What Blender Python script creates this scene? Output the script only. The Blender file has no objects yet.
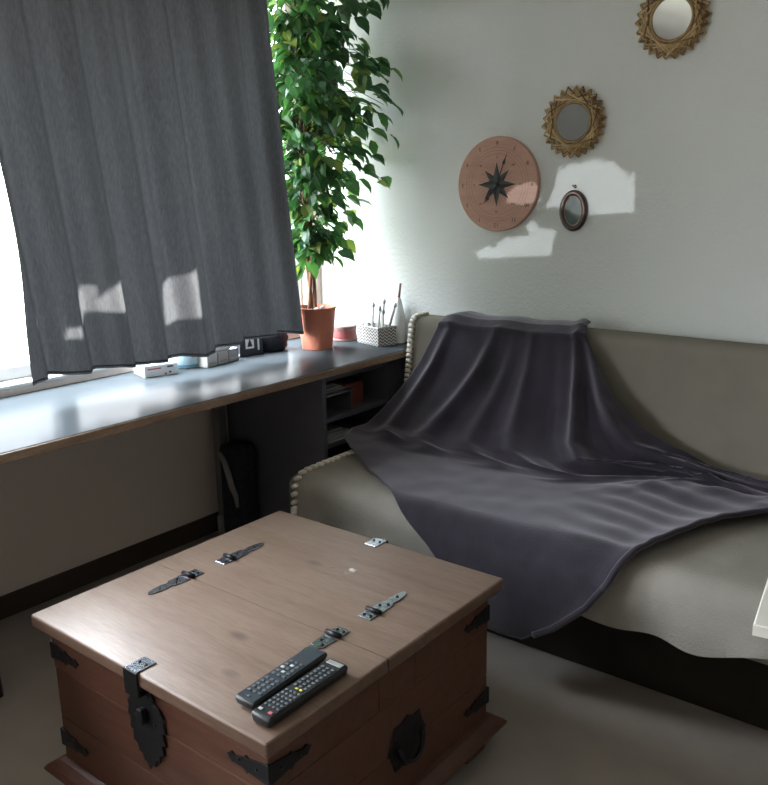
import bpy, bmesh, math, random
from mathutils import Vector, Matrix, noise
random.seed(7)
SC = bpy.context.scene
COL = SC.collection
PI = math.pi
V = Vector

# ------------------------------------------------------------------ helpers
def lin(r, g, b):
    f = lambda c: (c/255/12.92 if c/255 <= .04045 else ((c/255+.055)/1.055)**2.4)
    return (f(r), f(g), f(b), 1)

def faces_of(bm, n0):
    bm.faces.ensure_lookup_table()
    return [bm.faces[i] for i in range(n0, len(bm.faces))]

def add_box(bm, a, b, bev=0.0, seg=2, rot=None, pivot=None):
    t = bmesh.new()
    bmesh.ops.create_cube(t, size=1)
    c = (V(a)+V(b))/2
    s = V(b)-V(a)
    bmesh.ops.scale(t, vec=s, verts=t.verts)
    if bev > 0:
        bmesh.ops.bevel(t, geom=t.edges[:], offset=bev, segments=seg, profile=.5, affect='EDGES')
    if rot is not None:
        bmesh.ops.transform(t, matrix=rot.to_4x4(), verts=t.verts)
    bmesh.ops.translate(t, vec=c, verts=t.verts)
    merge(bm, t)

def merge(bm, t):
    me = bpy.data.meshes.new('tmp')
    t.to_mesh(me); t.free()
    bm.from_mesh(me)
    bpy.data.meshes.remove(me)

def add_lathe(bm, prof, c=(0, 0, 0), seg=32, axis='Z', cap=True):
    t = bmesh.new()
    rings = []
    for r, z in prof:
        if r < 1e-6:
            rings.append([t.verts.new((0, 0, z))])
        else:
            rings.append([t.verts.new((r*math.cos(2*PI*i/seg), r*math.sin(2*PI*i/seg), z)) for i in range(seg)])
    for A, B in zip(rings, rings[1:]):
        for i in range(seg):
            j = (i+1) % seg
            if len(A) == 1 and len(B) == 1: continue
            if len(A) == 1: t.faces.new((A[0], B[j], B[i]))
            elif len(B) == 1: t.faces.new((A[i], A[j], B[0]))
            else: t.faces.new((A[i], A[j], B[j], B[i]))
    if cap:
        if len(rings[0]) > 1: t.faces.new(rings[0][::-1])
        if len(rings[-1]) > 1: t.faces.new(rings[-1])
    bmesh.ops.recalc_face_normals(t, faces=t.faces)
    if axis == 'Y': bmesh.ops.rotate(t, cent=(0, 0, 0), matrix=Matrix.Rotation(PI/2, 3, 'X'), verts=t.verts)   # local z -> -y
    if axis == 'X': bmesh.ops.rotate(t, cent=(0, 0, 0), matrix=Matrix.Rotation(PI/2, 3, 'Y'), verts=t.verts)
    bmesh.ops.translate(t, vec=V(c), verts=t.verts)
    merge(bm, t)

def add_tube(bm, pts, r, seg=8, closed=False):
    pts = [V(p) for p in pts]
    n = len(pts)
    rs = r if isinstance(r, (list, tuple)) else [r]*n
    t = bmesh.new()
    rings = []
    up = None
    for i, p in enumerate(pts):
        if closed: d = pts[(i+1) % n]-pts[i-1]
        else: d = pts[min(i+1, n-1)]-pts[max(i-1, 0)]
        if d.length < 1e-9: d = V((0, 0, 1))
        d.normalize()
        if up is None:
            up = V((0, 0, 1)) if abs(d.z) < .9 else V((1, 0, 0))
        s = d.cross(up)
        if s.length < 1e-6: s = d.cross(V((1, 0, 0)))
        s.normalize(); u = s.cross(d).normalized(); up = u
        rings.append([t.verts.new(p+(s*math.cos(2*PI*k/seg)+u*math.sin(2*PI*k/seg))*rs[i]) for k in range(seg)])
    m = n if closed else n-1
    for i in range(m):
        A, B = rings[i], rings[(i+1) % n]
        for k in range(seg):
            t.faces.new((A[k], A[(k+1) % seg], B[(k+1) % seg], B[k]))
    if not closed:
        t.faces.new(rings[0][::-1]); t.faces.new(rings[-1])
    bmesh.ops.recalc_face_normals(t, faces=t.faces)
    merge(bm, t)

def add_prism(bm, poly, o, ux, uy, th, bev=0):
    """outline poly (u, v) in plane o + u*ux + v*uy, extruded th along ux x uy"""
    ux, uy, o = V(ux), V(uy), V(o)
    n = ux.cross(uy).normalized()
    t = bmesh.new()
    lo = [t.verts.new(o+ux*p[0]+uy*p[1]) for p in poly]
    hi = [t.verts.new(o+ux*p[0]+uy*p[1]+n*th) for p in poly]
    k = len(poly)
    for i in range(k):
        t.faces.new((lo[i], lo[(i+1) % k], hi[(i+1) % k], hi[i]))
    f1 = t.faces.new(lo[::-1]); f2 = t.faces.new(hi)
    bmesh.ops.recalc_face_normals(t, faces=t.faces)
    if bev:
        bmesh.ops.bevel(t, geom=[e for e in f2.edges], offset=bev, segments=1, affect='EDGES')
    bmesh.ops.triangulate(t, faces=[f for f in t.faces if len(f.verts) > 4])
    merge(bm, t)

def grid(bm, fn, nu, nv):
    vs = [[bm.verts.new(fn(i/nu, j/nv)) for j in range(nv+1)] for i in range(nu+1)]
    for i in range(nu):
        for j in range(nv):
            bm.faces.new((vs[i][j], vs[i+1][j], vs[i+1][j+1], vs[i][j+1]))

def origin_of(root):
    p = V((0, 0, 0))
    while root is not None:
        p += root.location; root = root.parent
    return p

def obj(name, bm, mat, parent=None, smooth=False, local=False, loc=None, angle=None):
    """bm is in world coordinates unless local; the object gets its own origin"""
    me = bpy.data.meshes.new(name)
    if not local:
        base = origin_of(parent) if parent is not None else V(loc if loc is not None else (0, 0, 0))
        bmesh.ops.translate(bm, vec=-base, verts=bm.verts)
    bm.to_mesh(me); bm.free()
    for m in (mat if isinstance(mat, (list, tuple)) else [mat]): me.materials.append(m)
    if smooth or angle:
        for p in me.polygons: p.use_smooth = True
        if angle: me.set_sharp_from_angle(angle=math.radians(angle))
    o = bpy.data.objects.new(name, me); COL.objects.link(o)
    if parent is not None: o.parent = parent
    elif loc is not None: o.location = loc
    return o

def tag(o, label, cat, group=None):
    o['label'] = label; o['category'] = cat
    if group: o['group'] = group
    return o

def thing(name, label, cat, loc=(0, 0, 0), rz=0, group=None):
    o = bpy.data.objects.new(name, None); COL.objects.link(o)
    o.empty_display_size = .05
    o.location = loc; o.rotation_euler = (0, 0, rz)
    return tag(o, label, cat, group)

def struct(name, bm, mat, parent=None, **k):
    o = obj(name, bm, mat, parent, **k); o['kind'] = 'structure'; return o

def bx(a, b, bev=0, seg=2):
    bm = bmesh.new(); add_box(bm, a, b, bev, seg); return bm

# ------------------------------------------------------------------ materials
def newmat(name):
    m = bpy.data.materials.new(name); m.use_nodes = True
    nt = m.node_tree
    return m, nt, nt.nodes['Principled BSDF']

def N(nt, typ, **k):
    n = nt.nodes.new(typ)
    for a, v in k.items(): setattr(n, a, v)
    return n

def coords(nt, scale=(1, 1, 1)):
    tc = N(nt, 'ShaderNodeTexCoord'); mp = N(nt, 'ShaderNodeMapping')
    mp.inputs['Scale'].default_value = scale
    nt.links.new(tc.outputs['Object'], mp.inputs['Vector'])
    return mp.outputs['Vector']

def noisy(nt, vec, scale, detail=4, rough=.55):
    n = N(nt, 'ShaderNodeTexNoise'); n.inputs['Scale'].default_value = scale
    n.inputs['Detail'].default_value = detail; n.inputs['Roughness'].default_value = rough
    nt.links.new(vec, n.inputs['Vector']); return n.outputs['Fac']

def ramp(nt, fac, stops):
    r = N(nt, 'ShaderNodeValToRGB')
    while len(r.color_ramp.elements) < len(stops): r.color_ramp.elements.new(.5)
    for e, (p, c) in zip(r.color_ramp.elements, stops): e.position = p; e.color = c
    nt.links.new(fac, r.inputs['Fac']); return r.outputs['Color']

def bump(nt, bs, h, strength, dist=.002):
    b = N(nt, 'ShaderNodeBump'); b.inputs['Strength'].default_value = strength
    b.inputs['Distance'].default_value = dist
    nt.links.new(h, b.inputs['Height']); nt.links.new(b.outputs['Normal'], bs.inputs['Normal'])

def mix(nt, fac, a, b, blend='MIX'):
    m = N(nt, 'ShaderNodeMix', data_type='RGBA', blend_type=blend)
    for s, v in ((0, fac), (6, a), (7, b)):
        if hasattr(v, 'is_linked'): nt.links.new(v, m.inputs[s])
        else: m.inputs[s].default_value = v
    return m.outputs[2]

def plain(name, col, rough=.6, metal=0, var=.12, scale=12, spec=.5, bmp=0, bscale=60):
    """a slightly mottled surface"""
    m, nt, b = newmat(name)
    v = coords(nt)
    f = noisy(nt, v, scale)
    lo = tuple(c*(1-var) for c in col[:3])+(1,); hi = tuple(min(1, c*(1+var)) for c in col[:3])+(1,)
    nt.links.new(ramp(nt, f, [(.3, lo), (.7, hi)]), b.inputs['Base Color'])
    b.inputs['Roughness'].default_value = rough; b.inputs['Metallic'].default_value = metal
    b.inputs['Specular IOR Level'].default_value = spec
    if bmp: bump(nt, b, noisy(nt, v, bscale, 3), bmp)
    return m

def wood(name, c1, c2, c3, scale=(1.2, 14, 14), knots=True, rough=.45):
    m, nt, b = newmat(name)
    v = coords(nt, scale); v1 = coords(nt)
    f = noisy(nt, v, 2.2, 6, .6)
    base = ramp(nt, f, [(.28, c2), (.5, c1), (.75, c3)])
    fine = noisy(nt, coords(nt, tuple(s*5 for s in scale)), 4, 3)
    base = mix(nt, .35, base, ramp(nt, fine, [(.35, c2), (.65, c3)]))
    big = noisy(nt, v1, 4.5, 3)
    base = mix(nt, ramp(nt, big, [(.45, (0, 0, 0, 1)), (.7, (.35, .35, .35, 1))]), base, c2)
    if knots:
        vo = N(nt, 'ShaderNodeTexVoronoi'); vo.inputs['Scale'].default_value = 5.5
        mp = coords(nt, (.75, 1.5, 1.5))
        nt.links.new(mp, vo.inputs['Vector'])
        k = ramp(nt, vo.outputs['Distance'], [(.0, (1, 1, 1, 1)), (.07, (.7, .7, .7, 1)), (.15, (0, 0, 0, 1))])
        base = mix(nt, mix(nt, 1.0, k, (.8, .8, .8, 1), 'MULTIPLY'), base, tuple(c*.4 for c in c2[:3])+(1,))
    nt.links.new(base, b.inputs['Base Color'])
    b.inputs['Roughness'].default_value = rough
    bump(nt, b, f, .12, .002)
    return m

def fabric(name, col, rough=.95, sheen=.0, var=.15, scale=9, bscale=350, bs=.35, weave=False, sheen_col=(1, 1, 1, 1)):
    m, nt, b = newmat(name)
    v = coords(nt)
    f = noisy(nt, v, scale, 5)
    lo = tuple(c*(1-var) for c in col[:3])+(1,); hi = tuple(c*(1+var) for c in col[:3])+(1,)
    nt.links.new(ramp(nt, f, [(.3, lo), (.7, hi)]), b.inputs['Base Color'])
    b.inputs['Roughness'].default_value = rough
    b.inputs['Specular IOR Level'].default_value = .15
    b.inputs['Sheen Weight'].default_value = sheen
    b.inputs['Sheen Roughness'].default_value = .5
    b.inputs['Sheen Tint'].default_value = sheen_col
    bump(nt, b, noisy(nt, v, bscale, 2), bs, .003)
    return m

M = {}
M['wall'] = plain('wall_plaster', (.72, .72, .68, 1), .85, var=.02, scale=3)
def wall_mat():
    m, nt, b = newmat('wallpaper')
    v = coords(nt)
    b.inputs['Base Color'].default_value = (.715, .75, .75, 1)
    b.inputs['Roughness'].default_value = .85
    b.inputs['Specular IOR Level'].default_value = .25
    bump(nt, b, noisy(nt, v, 75, 4, .65), .8, .006)
    return m
M['wall'] = wall_mat()
M['under'] = plain('lower_wall_paint', (.84, .74, .67, 1), .8, var=.03, scale=3, bmp=.15, bscale=80)
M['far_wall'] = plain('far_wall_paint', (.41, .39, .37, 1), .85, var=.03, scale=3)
M['ceiling'] = plain('ceiling_paint', (.74, .73, .70, 1), .9, var=.02)
M['floor'] = plain('vinyl_floor', (.365, .325, .293, 1), .42, var=.1, scale=5, bmp=.05, bscale=30)
M['skirting'] = plain('dark_skirting', (.055, .042, .033, 1), .5)
M['white_frame'] = plain('white_window_paint', (.8, .8, .8, 1), .4, var=.02)
PA, PB, PC = (.205, .140, .106, 1), (.145, .088, .062, 1), (.245, .178, .138, 1)
M['pine_top'] = wood('pine_top', PA, PB, PC)
M['pine_edge_shade'] = wood('pine_edge_shade', (.135, .078, .053, 1), (.09, .047, .03, 1), (.17, .105, .075, 1))  # pine darkened for the lid's vertical faces, their shade put into the colour
M['pine_side'] = wood('pine_dark', (.094, .034, .019, 1), (.052, .016, .009, 1), (.116, .047, .027, 1))  # darker, redder pine for body, skirts, plinth and feet
M['iron'] = plain('black_iron', (.012, .012, .015, 1), .42, .5, var=.3, scale=60, bmp=.2, bscale=200)
M['hinge_iron'] = plain('burnished_iron', (.36, .39, .44, 1), .27, .95, var=.35, scale=90, bmp=.15, bscale=150)
M['laminate'] = plain('grey_laminate', (.054, .061, .067, 1), .2, var=.05, scale=3, spec=.004)
M['edge'] = wood('worn_table_edge', (.32, .22, .15, 1), (.16, .09, .06, 1), (.42, .33, .25, 1), (14, 3, 14), False)
M['cab'] = plain('anthracite_board', (.10, .10, .125, 1), .4)
M['curtain'] = None
def curtain_mat():
    m = bpy.data.materials.new('grey_curtain_linen'); m.use_nodes = True; nt = m.node_tree
    nt.nodes.remove(nt.nodes['Principled BSDF'])
    out = nt.nodes['Material Output']
    v = coords(nt, (1, 1, .25))
    f = noisy(nt, v, 180, 3)
    big = noisy(nt, coords(nt, (1, 3, .4)), 4, 3)
    c = ramp(nt, f, [(.3, (.046, .048, .052, 1)), (.7, (.068, .070, .075, 1))])
    c = mix(nt, mix(nt, 1., ramp(nt, big, [(.35, (0, 0, 0, 1)), (.7, (1, 1, 1, 1))]), (.25, .25, .25, 1), 'MULTIPLY'), c, (.08, .083, .085, 1))
    d = N(nt, 'ShaderNodeBsdfDiffuse'); t = N(nt, 'ShaderNodeBsdfTranslucent')
    nt.links.new(c, d.inputs['Color'])
    c2 = mix(nt, 1., c, (1.0, 1.0, 1.0, 1), 'MULTIPLY'); nt.links.new(c2, t.inputs['Color'])
    ms = N(nt, 'ShaderNodeMixShader'); ms.inputs[0].default_value = .115
    nt.links.new(d.outputs[0], ms.inputs[1]); nt.links.new(t.outputs[0], ms.inputs[2])
    nt.links.new(ms.outputs[0], out.inputs['Surface'])
    b = N(nt, 'ShaderNodeBump'); b.inputs['Strength'].default_value = .3; b.inputs['Distance'].default_value = .002
    nt.links.new(f, b.inputs['Height'])
    nt.links.new(b.outputs[0], d.inputs['Normal'])
    return m
M['curtain'] = curtain_mat()
M['fleece'] = fabric('grey_fleece', (.026, .0225, .033, 1), sheen=.6, var=.42, scale=7, bscale=260, bs=.6, sheen_col=(.75, .72, .8, 1))
M['cover'] = fabric('beige_cover', (.29, .272, .247, 1), var=.08, bscale=160, bs=.7)
M['sofa'] = fabric('sofa_beige', (.20, .186, .155, 1), var=.06)
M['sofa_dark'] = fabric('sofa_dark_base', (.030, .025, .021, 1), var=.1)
M['fringe'] = fabric('cream_fringe', (.74, .70, .63, 1), var=.1)
M['terracotta'] = plain('terracotta', (.58, .20, .125, 1), .75, var=.08, bmp=.1)
M['soil'] = plain('dark_soil', (.05, .035, .025, 1), .95, var=.4, scale=60, bmp=1, bscale=90)
M['bark'] = plain('plant_bark', (.20, .105, .06, 1), .8, var=.35, scale=40, bmp=.6)
M['twig'] = plain('twig_brown', (.07, .055, .03, 1), .8, var=.3, scale=40)
def leaf_mat():
    m, nt, b = newmat('fig_leaf')
    g = N(nt, 'ShaderNodeNewGeometry')
    c = ramp(nt, g.outputs['Random Per Island'], [(0, (.026, .08, .04, 1)), (.5, (.045, .135, .06, 1)), (.85, (.08, .21, .075, 1)), (.96, (.22, .29, .08, 1))])
    nt.links.new(c, b.inputs['Base Color']); b.inputs['Roughness'].default_value = .42
    t = N(nt, 'ShaderNodeBsdfTranslucent')
    nt.links.new(mix(nt, 1., c, (1.6, 1.7, .9, 1), 'MULTIPLY'), t.inputs['Color'])
    ms = N(nt, 'ShaderNodeMixShader'); ms.inputs[0].default_value = .38
    nt.links.new(b.outputs[0], ms.inputs[1]); nt.links.new(t.outputs[0], ms.inputs[2])
    nt.links.new(ms.outputs[0], nt.nodes['Material Output'].inputs['Surface'])
    return m
M['leaf'] = leaf_mat()
M['clock'] = wood('clock_wood', (.52, .30, .235, 1), (.44, .245, .19, 1), (.57, .35, .28, 1), (1.5, 9, 9), False, .5)
M['ink'] = plain('dark_print', (.012, .013, .016, 1), .5)
M['ink_grey'] = plain('grey_print', (.05, .05, .05, 1), .5)
M['ink_soft'] = plain('faded_print', (.26, .15, .12, 1), .6)
M['ink_red'] = plain('red_brown_print', (.16, .035, .03, 1), .6)
M['rattan'] = wood('rattan', (.42, .29, .14, 1), (.24, .15, .065, 1), (.56, .41, .22, 1), (30, 30, 30), False, .55)
def cane_mat():
    m, nt, b = newmat('woven_cane')
    g = N(nt, 'ShaderNodeNewGeometry')
    nt.links.new(ramp(nt, g.outputs['Random Per Island'], [(0, (.12, .07, .03, 1)), (.35, (.30, .19, .085, 1)), (.7, (.48, .34, .17, 1)), (1, (.62, .47, .27, 1))]), b.inputs['Base Color'])
    b.inputs['Roughness'].default_value = .5
    return m
M['cane'] = cane_mat()
def mirror_mat(nm, col):
    m, nt, b = newmat(nm)
    b.inputs['Base Color'].default_value = col
    b.inputs['Metallic'].default_value = 1; b.inputs['Roughness'].default_value = .04
    return m
M['mirror'] = mirror_mat('mirror_glass', (.82, .86, .86, 1))
M['mirror_dim'] = mirror_mat('dimmed_mirror_glass', (.30, .35, .39, 1))  # tint darkened so a dim reflection is put into the glass colour
M['mahogany'] = plain('dark_red_wood', (.045, .016, .013, 1), .35, var=.4, scale=30)
M['gilt'] = plain('gilt_rim', (.42, .36, .26, 1), .4, .6)
M['picture'] = plain('grey_green_glass', (.085, .115, .115, 1), .3, var=.4, scale=25, spec=.15)
M['black_plastic'] = plain('black_plastic', (.013, .015, .018, 1), .4, var=.1)
M['slate_plastic'] = plain('slate_plastic', (.035, .045, .055, 1), .32, var=.1)
M['button'] = plain('grey_rubber', (.10, .115, .13, 1), .6)
M['button_light'] = plain('light_button', (.45, .47, .48, 1), .5)
M['button_yellow'] = plain('yellow_button', (.55, .5, .08, 1), .5)
M['button_red'] = plain('red_button', (.5, .09, .10, 1), .5)
M['silver'] = plain('silver_strip', (.6, .6, .6, 1), .3, .7)
M['paper'] = plain('white_paper', (.80, .80, .79, 1), .7, var=.03)
M['card'] = plain('white_card', (.82, .83, .84, 1), .55, var=.02)
M['red_print'] = plain('red_print', (.55, .16, .14, 1), .5)
M['grey_card'] = plain('pale_grey_card', (.50, .50, .49, 1), .7, var=.05)
M['grey_card2'] = plain('mid_grey_card', (.36, .37, .38, 1), .7, var=.05)
M['dark_tin'] = plain('dark_tin', (.025, .027, .035, 1), .35)
M['dark_cloth'] = fabric('dark_cloth', (.035, .036, .045, 1), var=.3, scale=40)
M['red_tin'] = plain('faded_red_tin', (.30, .085, .085, 1), .5)
M['tin_band'] = plain('brown_tin_band', (.22, .14, .12, 1), .5)
M['blue_tub'] = plain('pale_blue_plastic', (.50, .66, .74, 1), .25, var=.04)
M['blue_band'] = plain('blue_band', (.16, .33, .44, 1), .3)
def chevron_mat():
    m, nt, b = newmat('zigzag_weave')
    tc = N(nt, 'ShaderNodeTexCoord'); sp = N(nt, 'ShaderNodeSeparateXYZ')
    nt.links.new(tc.outputs['Object'], sp.inputs[0])
    def mth(op, a, c=None):
        n = N(nt, 'ShaderNodeMath', operation=op)
        for i, v in enumerate((a, c)):
            if v is None: continue
            if hasattr(v, 'is_linked'): nt.links.new(v, n.inputs[i])
            else: n.inputs[i].default_value = v
        return n.outputs[0]
    h = mth('ADD', sp.outputs[0], sp.outputs[1])
    tri = mth('PINGPONG', h, .011)
    s = mth('ADD', sp.outputs[2], tri)
    w = mth('SINE', mth('MULTIPLY', s, 2*PI/.0135))
    c = ramp(nt, mth('ADD', mth('MULTIPLY', w, .5), .5), [(.42, (.04, .04, .045, 1)), (.58, (.74, .73, .70, 1))])
    nt.links.new(c, b.inputs['Base Color']); b.inputs['Roughness'].default_value = .8
    return m
M['zigzag'] = chevron_mat()
M['white_paint'] = plain('white_furniture_paint', (.82, .82, .76, 1), .45, var=.02)
M['grey_strap'] = plain('grey_strap', (.25, .24, .23, 1), .8)
M['dim_grey'] = plain('dim_grey_metal', (.16, .155, .15, 1), .5)
M['rust_card'] = plain('rust_red_card', (.20, .045, .03, 1), .7)
M['light_screen'] = plain('screen_green', (.03, .07, .025, 1), .9)  # plain green for the added screens outside
def film_mat():
    m, nt, b = newmat('clear_film')
    b.inputs['Base Color'].default_value = (.9, .9, .9, 1); b.inputs['Roughness'].default_value = .08
    b.inputs['Alpha'].default_value = .22
    return m
M['film'] = film_mat()
def pane_mat():
    m = bpy.data.materials.new('window_glass'); m.use_nodes = True; nt = m.node_tree
    nt.nodes.remove(nt.nodes['Principled BSDF'])
    t = N(nt, 'ShaderNodeBsdfTransparent'); g = N(nt, 'ShaderNodeBsdfGlossy'); g.inputs['Roughness'].default_value = .02
    ms = N(nt, 'ShaderNodeMixShader'); ms.inputs[0].default_value = .05
    nt.links.new(t.outputs[0], ms.inputs[1]); nt.links.new(g.outputs[0], ms.inputs[2])
    nt.links.new(ms.outputs[0], nt.nodes['Material Output'].inputs['Surface'])
    return m
M['pane'] = pane_mat()

# ------------------------------------------------------------------ the room
XR, YF, YB, ZC = 4.1, -2.3, 2.80, 2.5
WY0, WY1, WZ0, WZ1 = .56, 2.74, .765, 2.25       # window opening in the left wall
VY0, VY1, VZ0, VZ1 = -1.95, .40, .80, 1.58        # second, lower window, unseen, added for fill light and the wall patches
WT = -.14
struct('floor', bx((-.14, YF-.1, -.12), (XR+.1, YB+.1, 0)), M['floor'])
struct('ceiling', bx((-.14, YF-.1, ZC), (XR+.1, YB+.1, ZC+.1)), M['ceiling'])
struct('wall_back', bx((-.14, YB, 0), (XR+.1, YB+.12, ZC)), M['wall'])
struct('wall_right', bx((XR, YF, 0), (XR+.12, YB, ZC)), M['far_wall'])
struct('wall_front', bx((-.14, YF-.12, 0), (XR+.12, YF, ZC)), M['far_wall'])
bm = bmesh.new()
for a, b in (((WT, YF, 0), (0, YB, WZ0)), ((WT, YF, WZ1), (0, YB, ZC)), ((WT, WY1, WZ0), (0, YB, WZ1)), ((WT, VY1, WZ0), (0, WY0, WZ1)),
             ((WT, YF, WZ0), (0, VY0, WZ1)), ((WT, VY0, VZ1), (0, VY1, WZ1)), ((WT, VY0, WZ0), (0, VY1, VZ0))):
    add_box(bm, a, b)
struct('wall_left', bm, M['under'])
struct('baseboard_left', bx((0, YF, 0), (.014, 2.17, .078), .003), M['skirting'])
struct('trim_1', bx((-.12, WY0, WZ0-.001), (.012, WY1, WZ0+.012), .004), M['white_frame'])    # window sill
def window(name, y0, y1, z0, z1, mull, bot):
    wf = bmesh.new(); xo, xi = -.115, -.06
    parts = [((xo, y0, z0), (xi, y1, z0+bot)), ((xo, y0, z1-.06), (xi, y1, z1)), ((xo, y0, z0+bot), (xi, y0+.05, z1-.06)), ((xo, y1-.035, z0+bot), (xi, y1, z1-.06))]
    parts += [((xo, m-.035, z0+bot), (xi, m+.035, z1-.06)) for m in mull]
    for a, b in parts: add_box(wf, a, b, .006)
    w = struct(name, wf, M['white_frame'])
    gl = bmesh.new(); add_box(gl, (-.089, y0+.04, z0+bot-.01), (-.085, y1-.03, z1-.05))
    struct('window_pane', gl, M['pane'], w)
window('window_1', WY0, WY1, WZ0+.012, WZ1, (1.54,), .045)
window('fill_window', VY0, VY1, VZ0, VZ1, (), .045)  # added out of view to let in more light

# ------------------------------------------------------------------ curtain on its rod
CX = .28
def cfold(y, z):
    t = (2.2-z)/1.4
    ph = y+.09*(z-.82)
    f = (.55*math.sin(ph*2*PI/.155+1.2+.5*math.sin(ph*5))+.35*math.sin(ph*2*PI/.37+.6)+.18*math.sin(ph*2*PI/.071+z*1.5))
    f += .5*math.exp(-((ph-2.03)/.03)**2)-.4*math.exp(-((ph-2.09)/.03)**2)
    return f*(.032+.016*t)
def cpt(u, v):
    z = .822+(2.32-.822)*v
    yl = 1.242-.071*(z-.822)+.02*math.sin(z*6)*(1-v)-.0
    yr = 2.402-.101*(z-.822)+.006*math.sin(z*9)
    y = yl+(yr-yl)*u
    zz = z + (1-v)**6*(.010*math.sin(u*9+.5)+.004*math.sin(u*31))
    return (CX+cfold(y, z), y, zz)
bm = bmesh.new(); grid(bm, cpt, 200, 70)
cur = thing('curtain', 'dark grey linen curtain hanging in front of the window', 'curtain', (CX, 1.8, .822))
obj('curtain_panel', bm, M['curtain'], cur, smooth=True)
bm = bmesh.new(); 
add_tube(bm, [cpt(i/120, 0.006) for i in range(121)], .0022, 5)
obj('hem', bm, M['curtain'], cur, smooth=True)
rod = thing('curtain_rod', 'metal curtain rod above the window carrying the grey curtain', 'curtain rod', (CX, 1.0, 2.34))
bm = bmesh.new(); add_tube(bm, [(CX, -1.1, 2.345), (CX, 2.74, 2.345)], .012, 12); obj('pole', bm, M['dim_grey'], rod, smooth=True)
for y in (-1.0, .9, 2.6):
    obj('bracket', bx((0, y-.01, 2.335), (CX, y+.01, 2.355), .002), M['dim_grey'], rod)

# ------------------------------------------------------------------ long table under the window
TZ = .74
tb = thing('long_table', 'long grey table with a worn brown edge running under the window', 'table', (.3, 1.2, 0))
obj('tabletop', bx((.004, -1.2, TZ-.027), (.594, 2.795, TZ), .002), M['laminate'], tb)
obj('edge_band', bx((.5945, -1.2, TZ-.028), (.600, 2.795, TZ-.002), .002), M['edge'], tb)
for y in (-1.1, .1):
    obj('leg', bx((.50, y, 0), (.55, y+.05, TZ-.03), .004), M['dim_grey'], tb)
obj('leg', bx((.045, 2.085, 0), (.085, 2.125, TZ-.03), .004), M['dim_grey'], tb)

# ------------------------------------------------------------------ open shelf cabinet below the table
cb = thing('shelf_cabinet', 'dark open shelf cabinet standing under the right end of the table', 'cabinet', (.3, 2.45, 0))
cy0, cy1, cx0, cx1, cz = 2.18, 2.79, .03, .565, .708
obj('side_panel', bx((cx0, cy0, 0), (cx1, cy0+.02, cz), .002), M['cab'], cb)
obj('side_panel', bx((cx0, 2.565, 0), (cx1, cy1, cz), .002), M['cab'], cb)
obj('back_panel', bx((cx0, cy0+.021, 0), (cx0+.01, 2.564, cz)), M['cab'], cb)
obj('top_panel', bx((cx0+.011, cy0+.021, cz-.022), (cx1, 2.564, cz), .002), M['cab'], cb)
for z in (.545, .445, .05):
    obj('shelf', bx((cx0+.011, cy0+.021, z-.018), (cx1-.004, 2.564, z), .002), M['cab'], cb)
tr = thing('letter_tray', 'small dark letter tray on the top cabinet shelf with papers in it', 'tray', (.42, 2.285, .545))
bm = bmesh.new(); add_box(bm, (.24, 2.206, .625), (.562, 2.365, .633), .001); obj('tray_floor', bm, M['cab'], tr)
for y in (2.206, 2.357): obj('support', bx((.24, y, .5455), (.55, y+.006, .6245)), M['cab'], tr)
bm = bmesh.new()
for k in range(5):
    add_box(bm, (.26+.01*k, 2.215+.004*k, .634+.003*k), (.53-.012*k+random.uniform(0, .02), 2.345-.006*k, .6365+.003*k), rot=Matrix.Rotation(.03*k, 3, 'Z'))
tag(obj('paper_stack', bm, M['grey_card2'], loc=(.4, 2.28, .634)), 'stack of papers lying in the dark letter tray', 'papers')
tag(obj('storage_box', bx((.25, 2.385, .546), (.50, 2.49, .632), .004), M['rust_card'], loc=(.38, 2.44, .546)), 'rust red box on the cabinet shelf right of the letter tray', 'box')
bm = bmesh.new()
for k in range(4):
    add_box(bm, (.22+.02*k, 2.21+.006*k, .446+.006*k), (.555-.02*k, 2.40-.012*k, .451+.006*k), rot=Matrix.Rotation(-.05*k+.04, 3, 'Z'))
tag(obj('magazine_stack', bm, M['grey_card2'], loc=(.4, 2.3, .446)), 'pale loose magazines on the lower cabinet shelf beside the sofa throw', 'magazines')

# dark bag with grey strap against the cabinet
bg = thing('bag', 'dark bag with a grey strap leaning in the corner under the table', 'bag', (.19, 2.12, 0))
bm = bmesh.new(); add_box(bm, (.09, 2.06, .002), (.215, 2.17, .40), .03, 4)
for v in bm.verts:
    if v.co.z > .2: v.co.y += (v.co.z-.2)*.02; v.co.x += .02*math.sin(v.co.z*9)
obj('bag_body', bm, M['dark_cloth'], bg, smooth=True)
bm = bmesh.new()
pts = [(.13, 2.043, .38), (.16, 2.04, .345), (.178, 2.04, .30), (.195, 2.04, .25), (.215, 2.04, .215), (.218, 2.042, .17)]
for a, b in zip(pts, pts[1:]): pass
add_tube(bm, pts, [.008, .011, .012, .012, .010, .006], 8); obj('strap', bm, M['grey_strap'], bg, smooth=True)
bm = bmesh.new(); add_box(bm, (.075, 2.05, .03), (.099, 2.08, .10), .008); obj('buckle', bm, M['grey_strap'], bg, smooth=True)

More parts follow.
